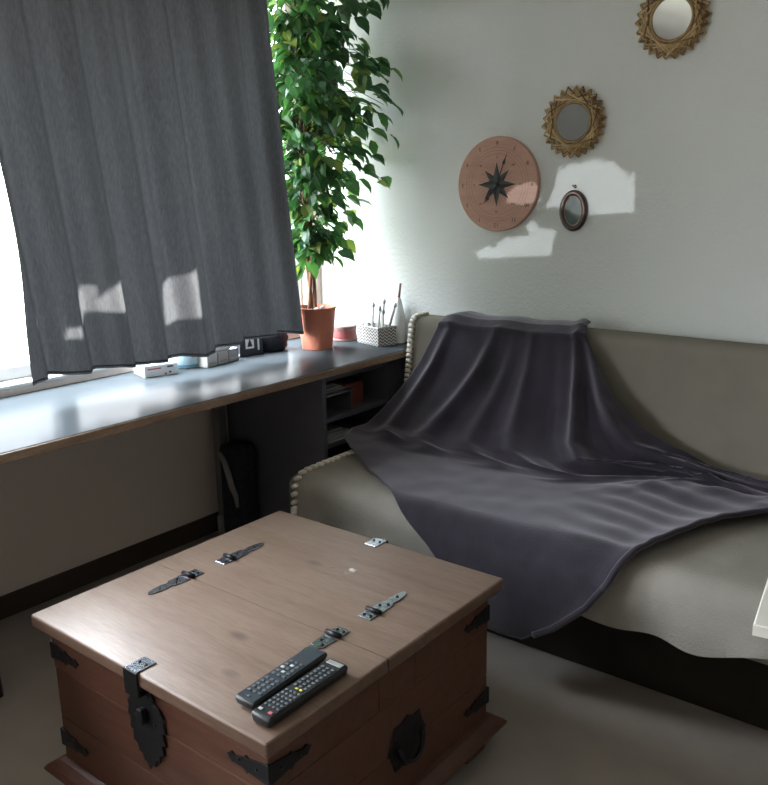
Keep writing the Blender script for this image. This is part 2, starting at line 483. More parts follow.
# ------------------------------------------------------------------ things on the table
wb = thing('flat_box', 'flat white box with red print under the curtain hem', 'box', (.115, 1.79, TZ), -.27)
bm = bmesh.new(); add_box(bm, (-.055, -.062, 0), (.055, .062, .042), .002); obj('carton', bm, M['card'], wb, local=True)
bm = bmesh.new(); add_box(bm, (.0552, -.05, .026), (.0556, .0, .031)); obj('red_line', bm, M['red_print'], wb, local=True)
for a, b in (((.0552, .028, .008), (.0556, .036, .014)), ((.0552, .022, .028), (.0556, .045, .034)), ((.0552, .012, .004), (.0556, .018, .010)), ((-.03, -.0626, .012), (.03, -.0622, .015))):
    obj('print_mark', bx(a, b), M['ink_grey'], wb, local=True)
tu = thing('tub', 'round pale blue plastic tub beside the flat white box', 'tub', (.105, 1.935, TZ))
bm = bmesh.new(); add_lathe(bm, [(.046, 0), (.049, .004), (.049, .078), (.047, .082)], seg=36); obj('tub_body', bm, M['blue_tub'], tu, local=True, angle=40)
bm = bmesh.new(); add_lathe(bm, [(.0494, .006), (.0494, .014)], seg=36, cap=False); obj('bottom_band', bm, M['blue_band'], tu, local=True, smooth=True)
bm = bmesh.new(); add_lathe(bm, [(.0, .0825), (.05, .0825), (.051, .086), (.05, .094), (0, .096)], seg=36); obj('lid', bm, M['card'], tu, local=True, angle=40)
bm = bmesh.new(); add_box(bm, (.0488, -.012, .040), (.0496, .010, .045), 0); obj('print_mark', bm, M['red_print'], tu, local=True)

ang = math.atan2(2.126-1.959, .177-.199)-PI/2
for k, (t, c, lab) in enumerate(((.14, 'grey_card', 'pale grey carton nearest the blue tub in the row of three'), (.5, 'grey_card', 'middle one of the three small grey cartons on the table'), (.86, 'grey_card2', 'darker grey carton nearest the black tin in the row of three'))):
    p = V((.199, 1.959, 0)).lerp(V((.177, 2.126, 0)), t)
    r = thing('small_carton', lab, 'box', (p.x-.032, p.y, TZ), ang, 'three small grey cartons')
    bm = bmesh.new(); add_box(bm, (-.03, -.0275, 0), (.03, .0275, .048), .002); obj('carton', bm, M[c], r, local=True)
    bm = bmesh.new(); add_box(bm, (.0302, -.02, .01), (.0306, .02, .016)); obj('print_mark', bm, M['grey_card2' if k < 2 else 'grey_card'], r, local=True)
bm = bmesh.new(); add_box(bm, (-.035, -.06, 0), (.035, .06, .032), .010, 3)
for v in bm.verts:
    if v.co.z > .01: v.co.z += .012*noise.noise(v.co*40)
tag(obj('crumpled_packet', bm, M['paper'], local=True, loc=(.148, 2.035, TZ+.049), smooth=True), 'white crumpled packet lying on top of the small grey cartons', 'packet')

dt = thing('dark_tin', 'dark tin box with a small white label and black icon', 'tin', (.115, 2.225, TZ), -.22)
bm = bmesh.new(); add_prism(bm, [(-.06, 0), (.06, 0), (.052, .012), (.05, .10), (-.05, .10), (-.052, .012)], (-.045, 0, 0), (0, 1, 0), (0, 0, 1), .09); obj('tin_body', bm, M['dark_tin'], dt, local=True)
bm = bmesh.new(); add_box(bm, (.0452, -.026, .03), (.0458, .012, .086)); obj('label_plate', bm, M['card'], dt, local=True)
bm = bmesh.new()
add_prism(bm, [(-.011, 0), (.011, 0), (.008, .012), (.004, .022), (0, .034), (-.004, .022), (-.008, .012)], (.0459, -.007, .038), (0, 1, 0), (0, 0, 1), .0006); obj('icon', bm, M['ink'], dt, local=True)
bm = bmesh.new(); add_box(bm, (.0452, .028, .02), (.0458, .036, .075)); obj('side_stripe', bm, M['card'], dt, local=True)

bm = bmesh.new(); add_lathe(bm, [(.0, 0), (.055, 0), (.066, .012), (.070, .05), (.063, .09), (.045, .105), (.0, .108)], seg=40)
for v in bm.verts:
    a = math.atan2(v.co.y, v.co.x); v.co.xy *= 1+.06*math.sin(a*7+v.co.z*60)+.03*noise.noise(v.co*50)
tag(obj('pouch', bm, M['dark_cloth'], local=True, loc=(.125, 2.352, TZ), smooth=True), 'dark bulging cloth pouch between the dark tin and the terracotta pot', 'pouch')

# terracotta pot and weeping fig
PX, PY = .262, 2.485
pt = thing('flower_pot', 'plain terracotta pot on the table holding the tall green plant', 'pot', (PX, PY, TZ))
bm = bmesh.new(); add_lathe(bm, [(.0, 0), (.060, 0), (.062, .002), (.080, .162), (.083, .163), (.084, .172), (.080, .173), (.076, .150), (.0, .148)], seg=48); obj('pot_body', bm, M['terracotta'], pt, local=True, angle=35)
bm = bmesh.new()
add_lathe(bm, [(.074, .1505), (.05, .154), (0, .157)], seg=32, cap=False); obj('soil', bm, M['soil'], pt, local=True, smooth=True)
fg = thing('weeping_fig', 'tall leafy green plant with a thin brown stem beside the curtain', 'plant', (PX, PY, TZ+.158))
S0 = V((PX-.01, PY-.01, TZ+.158))
bm = bmesh.new()
def stem_pt(z, ph=0, a=.012):
    t = (z-S0.z)
    return V((S0.x-.035*t+a*math.cos(ph+t*9), S0.y+.015*t+a*math.sin(ph+t*9), z))
for ph in (0, 2.1, 4.2):
    zs = [S0.z+i*.05 for i in range(27)]
    add_tube(bm, [stem_pt(z, ph, .013*(1-.5*(z-S0.z)/1.3)) for z in zs], [.0085-.004*i/27 for i in range(27)], 7)
obj('stem', bm, M['bark'], fg, smooth=True)
for off in ((.035, -.01), (-.03, .02), (.02, .04)):
    bm = bmesh.new(); add_lathe(bm, [(0, -.002), (.014, 0), (.012, .01), (0, .016)], (S0.x+off[0], S0.y+off[1], TZ+.158), 12); obj('pebble', bm, M['grey_card2'], fg, smooth=True)
rnd = random.Random(21)
brb = bmesh.new(); lfb = bmesh.new()
def env_r(z):   # crown half width
    if z < 1.13: return .05
    if z < 1.30: return .08+(z-1.13)/.17*.18
    if z < 1.48: return .26+(z-1.30)/.18*.11
    return .40
def okay(p):
    if p.y > 2.785 or p.x < .03: return False
    if p.y < 2.425-.1*(p.z-.82) and p.x > .13: return False
    if p.y < 2.05: return False
    return True
def leaf(bm, base, d, nrm, L, W):
    d = d.normalized(); s = d.cross(nrm).normalized(); n = s.cross(d).normalized()
    prof = [(0, 0, 0), (.22, .36, .03), (.5, .5, .0), (.78, .28, -.08), (1, 0, -.2)]
    mid = []; lf = []; rt = []
    for t, w_, dr in prof:
        c = base+d*(L*t)+n*(L*dr)
        mid.append(bm.verts.new(c))
        if 0 < t < 1:
            lf.append(bm.verts.new(c+s*W*w_+n*W*.14)); rt.append(bm.verts.new(c-s*W*w_+n*W*.14))
    bm.faces.new((mid[0], mid[1], lf[0])); bm.faces.new((mid[0], rt[0], mid[1]))
    for i in range(2):
        bm.faces.new((mid[i+1], mid[i+2], lf[i+1], lf[i])); bm.faces.new((mid[i+1], rt[i], rt[i+1], mid[i+2]))
    bm.faces.new((mid[3], mid[4], lf[2])); bm.faces.new((mid[3], rt[2], mid[4]))
nleaf = 0
for b_ in range(225):
    z = rnd.choice((rnd.uniform(1.14, 1.5), rnd.uniform(1.42, 2.3), rnd.uniform(1.42, 2.3), rnd.uniform(1.5, 2.1)))
    st = stem_pt(z-.05, 0, 0)
    a = rnd.uniform(-PI, PI)
    R = env_r(z)*rnd.uniform(.3, 1.0)
    tip = st+V((math.cos(a)*R, math.sin(a)*R*.85, .10*rnd.uniform(.2, 1)))
    pts = [st]
    for t in (.25, .5, .75, 1):
        p = st.lerp(tip, t); p.z += .06*math.sin(t*PI)-.05*t*t; pts.append(p)
    good = [p for p in pts if okay(p)]
    if len(good) < 3: continue
    cut = 0
    while cut < len(pts) and okay(pts[cut]): cut += 1
    if cut >= 2: add_tube(brb, pts[:cut], [.0024-.0004*i for i in range(cut)], 5)
    for i in range(rnd.randint(6, 9)):
        t = rnd.uniform(.08, 1.05)
        k = min(int(t*4), 3); p = pts[k].lerp(pts[k+1], min(1, t*4-k))
        p = p+V((rnd.uniform(-.03, .03), rnd.uniform(-.03, .03), rnd.uniform(-.03, .02)))
        dd = V((math.cos(a)+rnd.uniform(-1, 1), math.sin(a)+rnd.uniform(-1, 1), rnd.uniform(-1.3, -.1)))
        L = rnd.uniform(.06, .088)
        if not okay(p) or not okay(p+dd.normalized()*L): continue
        leaf(lfb, p, dd, V((rnd.uniform(-.7, .7), rnd.uniform(-.7, .7), 1)), L, L*rnd.uniform(.58, .74)); nleaf += 1
obj('branches', brb, M['twig'], fg, smooth=True)
obj('foliage', lfb, M['leaf'], fg)
print('leaves', nleaf)

# round faded red tin
rt_ = thing('round_tin', 'round faded red tin between the terracotta pot and zigzag basket', 'tin', (.225, 2.70, TZ))
bm = bmesh.new(); add_lathe(bm, [(0, 0), (.052, 0), (.053, .004), (.050, .046), (0, .047)], seg=40); obj('tin_body', bm, M['red_tin'], rt_, local=True, angle=40)
bm = bmesh.new(); add_lathe(bm, [(.0535, .001), (.0545, .004), (.0542, .009), (.0525, .0095)], seg=40, cap=False); obj('base_band', bm, M['tin_band'], rt_, local=True, smooth=True)
bm = bmesh.new(); add_lathe(bm, [(0, .0475), (.053, .0475), (.053, .062), (.050, .065), (0, .066)], seg=40); obj('lid', bm, M['tin_band'], rt_, local=True, angle=40)

# zigzag basket with brushes
BA = math.atan2(2.638-2.683, .46-.308)
bc = V((.308, 2.683, 0))+(V((math.cos(BA), math.sin(BA), 0))*.079)+V((-math.sin(BA), math.cos(BA), 0))*.048
bk = thing('basket', 'low basket with a black and white zigzag pattern at the table end', 'basket', (bc.x, bc.y, TZ), BA)
bm = bmesh.new()
t_ = .004; hx, hy, hz = .079, .046, .075
for a, b in (((-hx, -hy, 0), (hx, -hy+t_, hz)), ((-hx, hy-t_, 0), (hx, hy, hz)), ((-hx, -hy+t_, 0), (-hx+t_, hy-t_, hz)), ((hx-t_, -hy+t_, 0), (hx, hy-t_, hz)), ((-hx+t_, -hy+t_, 0), (hx-t_, hy-t_, .004))):
    add_box(bm, a, b, .001, 1)
obj('basket_body', bm, M['zigzag'], bk, local=True)
bm = bmesh.new(); add_tube(bm, [(-hx, -hy, hz), (hx, -hy, hz), (hx, hy, hz), (-hx, hy, hz)], .004, 6, True); obj('rim', bm, M['grey_card'], bk, local=True)
def basket_pt(u, v, z):
    return V((bc.x+u*math.cos(BA)-v*math.sin(BA), bc.y+u*math.sin(BA)+v*math.cos(BA), TZ+z))
pens = [(-.045, .01, .03, .02, .13), (-.02, -.015, .0, .015, .155), (.0, .012, .015, .02, .17), (.018, -.012, .012, .01, .145), (.038, .014, .05, .03, .16), (.05, -.01, -.01, .02, .13)]
for i, (u, v, du, dv, h) in enumerate(pens):
    a = basket_pt(u, v, .006); b = basket_pt(u+du, v+min(dv, .02), h)
    r = thing('brush', 'pale slim brush standing among others in the zigzag basket', 'brush', a, 0, 'brushes in the zigzag basket')
    bm = bmesh.new(); add_tube(bm, [a, a.lerp(b, .6), b], [.0045, .0065, .0045], 7); obj('handle', bm, M['paper' if i % 2 else 'grey_card'], r, smooth=True)
    bm = bmesh.new(); d = (b-a).normalized(); add_tube(bm, [b-d*.004, b+d*.006, b+d*.018], [.006, .008, .002], 7); obj('bristles', bm, M['grey_card2'], r, smooth=True)
# white paper sticking out of the basket
bm = bmesh.new()
def pp(u, v):
    a = basket_pt(-.06, -.030, .012).lerp(basket_pt(-.012, -.040, .012), u); b = basket_pt(-.076, -.012, .135).lerp(basket_pt(-.05, -.018, .122), u)
    p = a.lerp(b, v); p.x += .006*math.sin(v*3); return p
grid(bm, pp, 4, 8)
po = obj('paper_sheet', bm, M['paper'], loc=tuple(basket_pt(-.04, -.03, .012)), smooth=True)
sm = po.modifiers.new('thick', 'SOLIDIFY'); sm.thickness = .0006
tag(po, 'folded white paper sticking out of the zigzag basket on its left', 'paper')
tw = thing('tall_bottle', 'tall tapering white bottle behind the zigzag basket by the sofa', 'bottle', (.468, 2.771, TZ))
bm = bmesh.new(); add_lathe(bm, [(0, 0), (.024, 0), (.026, .004), (.026, .08), (.024, .12), (.018, .155), (.012, .180), (.010, .19), (0, .191)], seg=32); obj('bottle_body', bm, M['card'], tw, local=True, angle=50)
bm = bmesh.new(); add_tube(bm, [(-.0, 0, .185), (.006, .0, .215), (.012, 0, .25)], [.006, .005, .0045], 8); obj('stopper', bm, M['tin_band'], tw, local=True, smooth=True)

# ------------------------------------------------------------------ sofa
sf = thing('sofa', 'beige sofa bed with a dark recessed base against the back wall', 'sofa', (1.75, 2.3, 0))
SX0, SX1 = .64, 3.05
def cushion(a, b, bev, fn=None, cuts=0):
    bm = bmesh.new(); add_box(bm, a, b, bev, 5)
    if fn:
        for v in bm.verts: v.co = fn(v.co)
    return bm
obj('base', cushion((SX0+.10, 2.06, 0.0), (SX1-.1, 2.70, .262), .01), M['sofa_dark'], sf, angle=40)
obj('seat', cushion((SX0, 1.885, .263), (SX1, 2.565, .435), .05), M['sofa'], sf, angle=60)
def lean(co):
    t = (co.z-.30)/.57
    co = co.copy(); co.y += .075*t-.075
    return co
def backr(co):
    t = max(0, (co.z-.44)/.44); co = co.copy()
    if co.y < 2.70: co.y += .06*(t-1)
    return co
obj('backrest', cushion((SX0-.025, 2.655, .28), (SX1, 2.775, .868), .035, backr), M['sofa'], sf, angle=60)

# bedspread over the sofa
def path_fn(pts):
    P = [V(p) for p in pts]; Ls = [0]
    for a, b in zip(P, P[1:]): Ls.append(Ls[-1]+(b-a).length)
    def f(t):
        d = t*Ls[-1]
        for i in range(len(P)-1):
            if d <= Ls[i+1] or i == len(P)-2:
                return P[i].lerp(P[i+1], (d-Ls[i])/max(1e-9, Ls[i+1]-Ls[i]))
    return f
cvr = thing('bedspread', 'beige woven bedspread with cream fringe covering sofa seat and backrest', 'bedspread', (1.8, 1.86, .45))
def arc(cy_, cz_, r, a0, a1, n=6):
    return [(cy_+r*math.cos(a0+(a1-a0)*i/n), cz_+r*math.sin(a0+(a1-a0)*i/n)) for i in range(n+1)]
prof_seat = [(2.555, .448), (2.40, .450), (2.2, .451), (2.0, .450)]+arc(1.935, .387, .063, PI/2, PI, 7)+[(1.870, .34)]
pf = path_fn([(0, y, z) for y, z in prof_seat])
def seat_cover(u, v):
    x = SX0+.072+(SX1-SX0-.06)*u
    e = .285+.016*math.sin(x*9)+.010*math.sin(x*23+1)
    if v < .8:
        p = pf(v/.8)
        y, z = p.y, p.z
    else:
        t = (v-.8)/.2; y = 1.870-.006*t-.007*math.sin(x*19)*t-.004*t*math.sin(x*41); z = .34+(e-.34)*t
    if .1 < v < .8: z += .0018*noise.noise(V((x*6, y*6, 0)))
    if y < 1.99: y += -.003*abs(math.sin(x*7))*(1 if v > .5 else 0)
    return (x, y, z)
bm = bmesh.new(); grid(bm, seat_cover, 150, 46)
so = obj('seat_cover', bm, M['cover'], cvr, smooth=True)
prof_back = [(2.582, .452), (2.600, .60), (2.625, .76), (2.636, .835)]+arc(2.680, .835, .0435, PI, PI/2, 5)[1:]+[(2.74, .8785)]
pb = path_fn([(0, y, z) for y, z in prof_back])
def back_cover(u, v):
    x = SX0-.004+(SX1-SX0-.006)*u
    p = pb(v)
    return (x, p.y-.002+.002*noise.noise(V((x*5, p.z*5, 3))), p.z+.002*math.sin(x*5+1))
bm = bmesh.new(); grid(bm, back_cover, 110, 30)
obj('back_cover', bm, M['sofa'], cvr, smooth=True)
def fringe(edge, n, out, name='fringe'):
    bm = bmesh.new()
    for i in range(n):
        t = (i+.5)/n
        p = V(edge(t)); q = V(edge(min(1, t+.02)))
        along = (q-p).normalized() if (q-p).length > 1e-6 else V((0, 1, 0))
        o = V(out)
        pts = [p+o*(-.016)+V((0, -.004, .004)), p+o*(-.006)+along*.006+V((0, -.006, .007)), p+o*.004+along*.010+V((0, -.005, .004)), p+o*.012+along*.004]
        add_tube(bm, pts, [.006, .0085, .0075, .004], 6)
    return obj(name, bm, M['fringe'], cvr, smooth=True)
fringe(lambda t: seat_cover(0, .12+.88*t), 30, (-1, 0, 0))
fringe(lambda t: back_cover(0, t), 26, (-1, 0, 0))

# grey fleece throw: runs from behind the backrest, down as a tent, over the seat and its front edge
def lerp_tab(tab, k):
    if k <= tab[0][0]: return tab[0][1]
    for (a, va), (b, vb) in zip(tab, tab[1:]):
        if k <= b:
            t = (k-a)/(b-a); return va+(vb-va)*t
    return tab[-1][1]
def sstep(a, b, x):
    t = max(0, min(1, (x-a)/(b-a))); return t*t*(3-2*t)
def crease_y(x): return 2.30+(2.53-2.30)*sstep(1.45, 1.80, x)
# s: 0-1 over the top, 1-2 slope, 2-3 seat, 3-4 front
LT = [(0, .835), (.5, .815), (1, .785), (1.3, .745), (1.7, .670), (2, .612), (2.2, .625), (2.45, .74), (2.7, .90), (3.0, 1.085), (3.25, 1.215), (3.37, 1.275), (3.7, 1.40), (4, 1.47)]
RT = [(0, 1.345), (.5, 1.365), (1, 1.395), (1.2, 1.465), (1.4, 1.54), (1.6, 1.635), (1.75, 1.72), (1.88, 1.85), (1.96, 2.05), (2.02, 2.40), (2.08, 2.45), (2.14, 2.30), (2.25, 2.10), (2.45, 2.00), (2.6, 1.955), (2.85, 1.905), (3.0, 1.885), (3.2, 1.845), (3.5, 1.785), (3.8, 1.69), (4, 1.60)]
def throw(u, s):
    L, R = lerp_tab(LT, s), lerp_tab(RT, s)
    x = L+(R-L)*u
    cyx = crease_y(x)
    TA = V((0, 2.610, .868)); CR = V((0, cyx, .468))
    if s < 1:
        t = s
        pts = [(2.745, .889), (2.72, .8965), (2.68, .8975), (2.645, .892), (2.61, .868)]
        k = t*4; i = min(3, int(k)); a = V((0,)+pts[i]); b = V((0,)+pts[i+1]); p = a.lerp(b, k-i)
        nrm = V((0, -.35*t, 1)).normalized()
    elif s < 1.8 or s < 2:
        t = s-1
        tight = sstep(1.45, 1.80, x)
        def slope_pt(t):
            q = TA.lerp(CR, t); sag = .040*math.sin(t*PI)*(1-tight)
            q.y += sag*.75; q.z -= sag*.65; return q
        p = slope_pt(t)
        nrm = V((0, -.80, .6))
        if s > 1.8:
            k = (s-1.8)/.35; A = slope_pt(.8); B = V((0, cyx+(1.915-cyx)*.15, .468))
            p = A*(1-k)**2+CR*2*k*(1-k)+B*k*k
            nrm = V((0, -.80, .6)).lerp(V((0, 0, 1)), k).normalized()
    elif s < 2.15:
        k = (s-1.8)/.35
        tight = sstep(1.45, 1.80, x); q = TA.lerp(CR, .8); sag = .040*math.sin(.8*PI)*(1-tight); q.y += sag*.75; q.z -= sag*.65
        p = q*(1-k)**2+CR*2*k*(1-k)+V((0, cyx+(1.915-cyx)*.15, .468))*k*k
        nrm = V((0, -.80, .6)).lerp(V((0, 0, 1)), k).normalized()
    elif s < 3:
        t = s-2
        p = V((0, cyx+(1.915-cyx)*t, .468-.003*t)); nrm = V((0, 0, 1))
    else:
        t = s-3
        low = .168+.03*math.sin(x*6)
        if t < .25:
            a = PI/2+(PI/2)*t/.25; p = V((0, 1.915+.066*math.cos(a), .399+.066*math.sin(a))); nrm = V((0, math.cos(a), math.sin(a)))
        else:
            k = (t-.25)/.75; p = V((0, 1.849-.012*math.sin(k*PI)-.004*k, .399-(.399-.168)*k)); nrm = V((0, -1, 0))
    p.x = x
    # folds
    d = 0
    if .6 < s < 2.25:
        t = s-1; fade = sstep(.85, 1.5, s)*(1-sstep(1.92, 2.2, s))
        def ridge(uc0, uc1, w, h): 
            c = uc0+(uc1-uc0)*t
            return h*math.exp(-((u-c)/w)**2)
        def valley(*a): return -ridge(*a)
        d += fade*(ridge(.09, .10, .030, .026)+ridge(.42, .20, .034, .026)+ridge(.55, .36, .03, .010)+ridge(.66, .50, .028, .014)
                   + ridge(.93, .70, .022, .036)+ridge(1.0, .88, .026, .036)+valley(.80, .62, .035, .010)+valley(.97, .79, .03, .014)
                   + .003*math.sin(u*33+t*3)*t)
        d += fade*.006*noise.noise(V((x*9, s*3, 1)))
    if 1.5 < s < 2.5:
        w_ = sstep(1.5, 1.9, s)*(1-sstep(2.1, 2.5, s))
        rgt = sstep(1.5, 1.75, x)
        d += w_*rgt*(.010+.009*math.sin(s*15+x*3)+.01*noise.noise(V((x*14, s*10, 2))))
    if 2 <= s:
        d += .0035*(1+noise.noise(V((x*11, p.y*11, p.z*11))))
        rg = sstep(1.55, 1.85, x)*(1-sstep(3.0, 3.1, s))
        d += rg*(.006-.0045*math.exp(-((1-u)/.15)**2))*(1+math.sin(p.y*70+x*14+2*noise.noise(V((x*5, p.y*5, 0)))))
        edge = math.exp(-((1-u)/.05)**2)
        d += edge*.012*(1 if s < 3.3 else .5)
        if s > 3: d += .010*(1+math.sin(x*21+1.0))*sstep(3.2, 3.8, s)
    if s > 1.85: d += .020*(1-sstep(.78, .92, x))*sstep(1.85, 2.0, s)
    if s <= 1: 
        d += .006*(1+math.sin(u*17))*.5 + .018*math.exp(-((u-.96)/.05)**2)+.006*math.exp(-((u-.06)/.06)**2)
    p += nrm*max(0.0005 if s > 2 or s < 1 else -.01, d)
    return p
bm = bmesh.new()
grid(bm, lambda u, v: throw(u, 4*v), 170, 200)
th = obj('throw_blanket', bm, M['fleece'], loc=(1.3, 2.1, .47), smooth=True)
md = th.modifiers.new('thick', 'SOLIDIFY'); md.thickness = .007; md.offset = 1
bm = bmesh.new()
add_tube(bm, [throw(1, 2.12+1.8*i/90)+V((0, -.002, .002)) for i in range(91)], .009, 8)
obj('hem', bm, M['fleece'], th, smooth=True)
tag(th, 'dark grey fleece throw draped over the sofa backrest and seat', 'throw blanket')

# ------------------------------------------------------------------ pine trunk
tk = thing('trunk', 'pine storage trunk with black iron fittings used as coffee table', 'trunk', (1.295, 1.214, 0))
X0, X1, Y0, Y1 = .918, 1.674, .826, 1.602
BX0, BX1, BY0, BY1 = .950, 1.645, .853, 1.576
bm = bmesh.new()
for z0, z1 in ((.085, .205), (.2055, .3275)): add_box(bm, (BX0, BY0, z0), (BX1, BY1, z1), .003, 2)
obj('body', bm, M['pine_side'], tk)
bm = bmesh.new()
o_ = .040
ring = [(0, .095), (.012, .092), (.030, .080), (.037, .072), (.037, .066), (.020, .052), (.006, .046)]
vs = []
for off, z in ring:
    vs.append([bm.verts.new(p) for p in ((BX0-off, BY0-off, z), (BX1+off, BY0-off, z), (BX1+off, BY1+off, z), (BX0-off, BY1+off, z))])
for A, B in zip(vs, vs[1:]):
    for i in range(4): bm.faces.new((A[i], A[(i+1) % 4], B[(i+1) % 4], B[i]))
bm.faces.new(vs[0]); bm.faces.new(vs[-1][::-1]); bmesh.ops.recalc_face_normals(bm, faces=bm.faces)
obj('plinth', bm, M['pine_side'], tk)
for sx in (0, 1):
    for sy in (0, 1):
        x = BX0+.0 if sx == 0 else BX1-.09; y = BY0 if sy == 0 else BY1-.09
        obj('foot', bx((x, y, 0), (x+.09, y+.09, .047), .008), M['pine_side'], tk)
def lid(name, ya, yb, front, back):
    bm = bmesh.new()
    add_box(bm, (BX0-.001, max(ya, BY0-.001), .3285), (BX1+.001, min(yb, BY1+.001), .429), .003, 2)
    return bm
ys = (1.158, 1.282)
for nm, ya, yb in (('front_lid', Y0, ys[0]-.0007), ('centre_board', ys[0]+.0007, ys[1]-.0002), ('rear_lid', ys[1]+.0002, Y1)):
    bm = bmesh.new()
    t = bmesh.new(); bmesh.ops.create_cube(t, size=1)
    bmesh.ops.scale(t, vec=(X1-X0, yb-ya, .031), verts=t.verts); bmesh.ops.translate(t, vec=((X0+X1)/2, (ya+yb)/2, .4445), verts=t.verts)
    def outer(e):
        m = (e.verts[0].co+e.verts[1].co)/2; n = 0
        if abs(m.x-X0) < 1e-4 or abs(m.x-X1) < 1e-4: return True
        if (abs(m.y-Y0) < 1e-4 or abs(m.y-Y1) < 1e-4): return True
        return False
    bmesh.ops.bevel(t, geom=[e for e in t.edges if outer(e) and not (abs(e.verts[0].co.y-e.verts[1].co.y) < 1e-4 and abs(e.verts[0].co.x-e.verts[1].co.x) < 1e-4 and nm == 'centre_board')], offset=.006, segments=3, profile=.5, affect='EDGES')
    merge(bm, t)
    lo = obj(nm, bm, [M['pine_top'], M['pine_edge_shade']], tk, angle=35)
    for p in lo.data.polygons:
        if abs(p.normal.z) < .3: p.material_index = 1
    bm = bmesh.new(); add_box(bm, (BX0-.001, max(ya, BY0-.001), .3285), (BX1+.001, min(yb, BY1+.001), .4285), .003, 2)
    obj('lid_skirt', bm, M['pine_side'], lo)
LZ = .4602
bolt_me = None
def bolts(parent, pts, n, r=.0042):
    for p in pts:
        bm = bmesh.new(); add_lathe(bm, [(r, 0), (r*.8, r*.45), (0, r*.7)], (0, 0, 0), 10)
        nn = V(n); q = V((0, 0, 1)).rotation_difference(nn)
        bmesh.ops.transform(bm, matrix=q.to_matrix().to_4x4(), verts=bm.verts)
        bmesh.ops.translate(bm, vec=V(p), verts=bm.verts)
        obj('bolt', bm, M['iron'], parent, smooth=True)
def strap_hinge(x, yk, sgn):
    bm = bmesh.new()
    k = sgn
    # tapered strap
    pol = [(-.015, .008), (.015, .008), (.013, .05), (.0085, .054), (.0085, .066), (.011, .07), (.008, .10), (.005, .112), (0, .118), (-.005, .112), (-.008, .10), (-.011, .07), (-.0085, .066), (-.0085, .054), (-.013, .05)]
    pol = [(u*1.2, v*k) for u, v in pol]
    if k < 0: pol = pol[::-1]
    add_prism(bm, pol, (x, yk, LZ), (1, 0, 0), (0, 1, 0), .003, .0008)
    pl = [(-.017, -.034), (.017, -.034), (.017, -.006), (-.017, -.006)]
    pl = [(u, v*k) for u, v in pl]
    if k < 0: pl = pl[::-1]
    add_prism(bm, pl, (x, yk, LZ), (1, 0, 0), (0, 1, 0), .003, .0008)
    h = obj('strap_hinge', bm, M['hinge_iron'], tk)
    bm = bmesh.new(); add_tube(bm, [(x-.02, yk, LZ+.0055), (x+.02, yk, LZ+.0055)], .0055, 12); obj('knuckle', bm, M['iron'], h, smooth=True)
    bolts(h, [(x-.009, yk-.022*k, LZ+.003), (x+.009, yk-.022*k, LZ+.003), (x-.007, yk+.03*k, LZ+.003), (x+.007, yk+.043*k, LZ+.003), (x, yk+.085*k, LZ+.003)], (0, 0, 1))
for x in (1.055, 1.527):
    strap_hinge(x, ys[0], -1); strap_hinge(x+.004, ys[1]+.004, 1)
# hasps front and rear
def hasp(y, sgn):
    x = 1.297; yb = BY0 if sgn < 0 else BY1
    bm = bmesh.new()
    a, b = (y-.004, y+.045) if sgn < 0 else (y-.045, y+.004)
    add_box(bm, (x-.019, a, LZ), (x+.019, b, LZ+.003), .0008, 1)
    h = obj('hasp_plate', bm, M['hinge_iron'], tk)
    bolts(h, [(x-.01, (a+b)/2+.005, LZ+.003), (x+.01, (a+b)/2+.005, LZ+.003)], (0, 0, 1))
    bm = bmesh.new(); add_box(bm, (x-.022, min(y+.001*sgn, y+.006*sgn), .408), (x+.022, max(y+.001*sgn, y+.006*sgn), LZ+.003), .001, 1); add_box(bm, (x-.02, min(y+.005*sgn, yb+.002*sgn), .406), (x+.02, max(y+.005*sgn, yb+.002*sgn), .411), .001, 1)
    half = [(.022, 0), (.024, -.035), (.034, -.045), (.030, -.055), (.046, -.060), (.060, -.078), (.056, -.088), (.062, -.108), (.052, -.114), (.058, -.138), (.046, -.142), (.050, -.165), (.036, -.168), (.034, -.186), (.022, -.186), (.018, -.202), (.008, -.200), (0, -.215)]
    pol = half+[(-u, v) for u, v in half[::-1][1:]]
    if sgn < 0:
        add_prism(bm, pol[::-1], (x, yb-.003, LZ-.02), (1, 0, 0), (0, 0, 1), .004, .001)
    else:
        add_prism(bm, pol[::-1], (x, yb+.003, LZ-.02), (-1, 0, 0), (0, 0, 1), .004, .001)
    o = obj('hasp_shield', bm, M['iron'], tk)
    if sgn < 0:
        bolts(o, [(x-.012, yb-.007, LZ-.06), (x+.012, yb-.007, LZ-.06), (x-.03, yb-.007, LZ-.12), (x+.03, yb-.007, LZ-.12)], (0, -1, 0))
        bm = bmesh.new(); add_box(bm, (x-.008, yb-.022, LZ-.125), (x+.008, yb-.007, LZ-.09), .003); obj('staple', bm, M['iron'], o)
hasp(Y0, -1); hasp(Y1, 1)
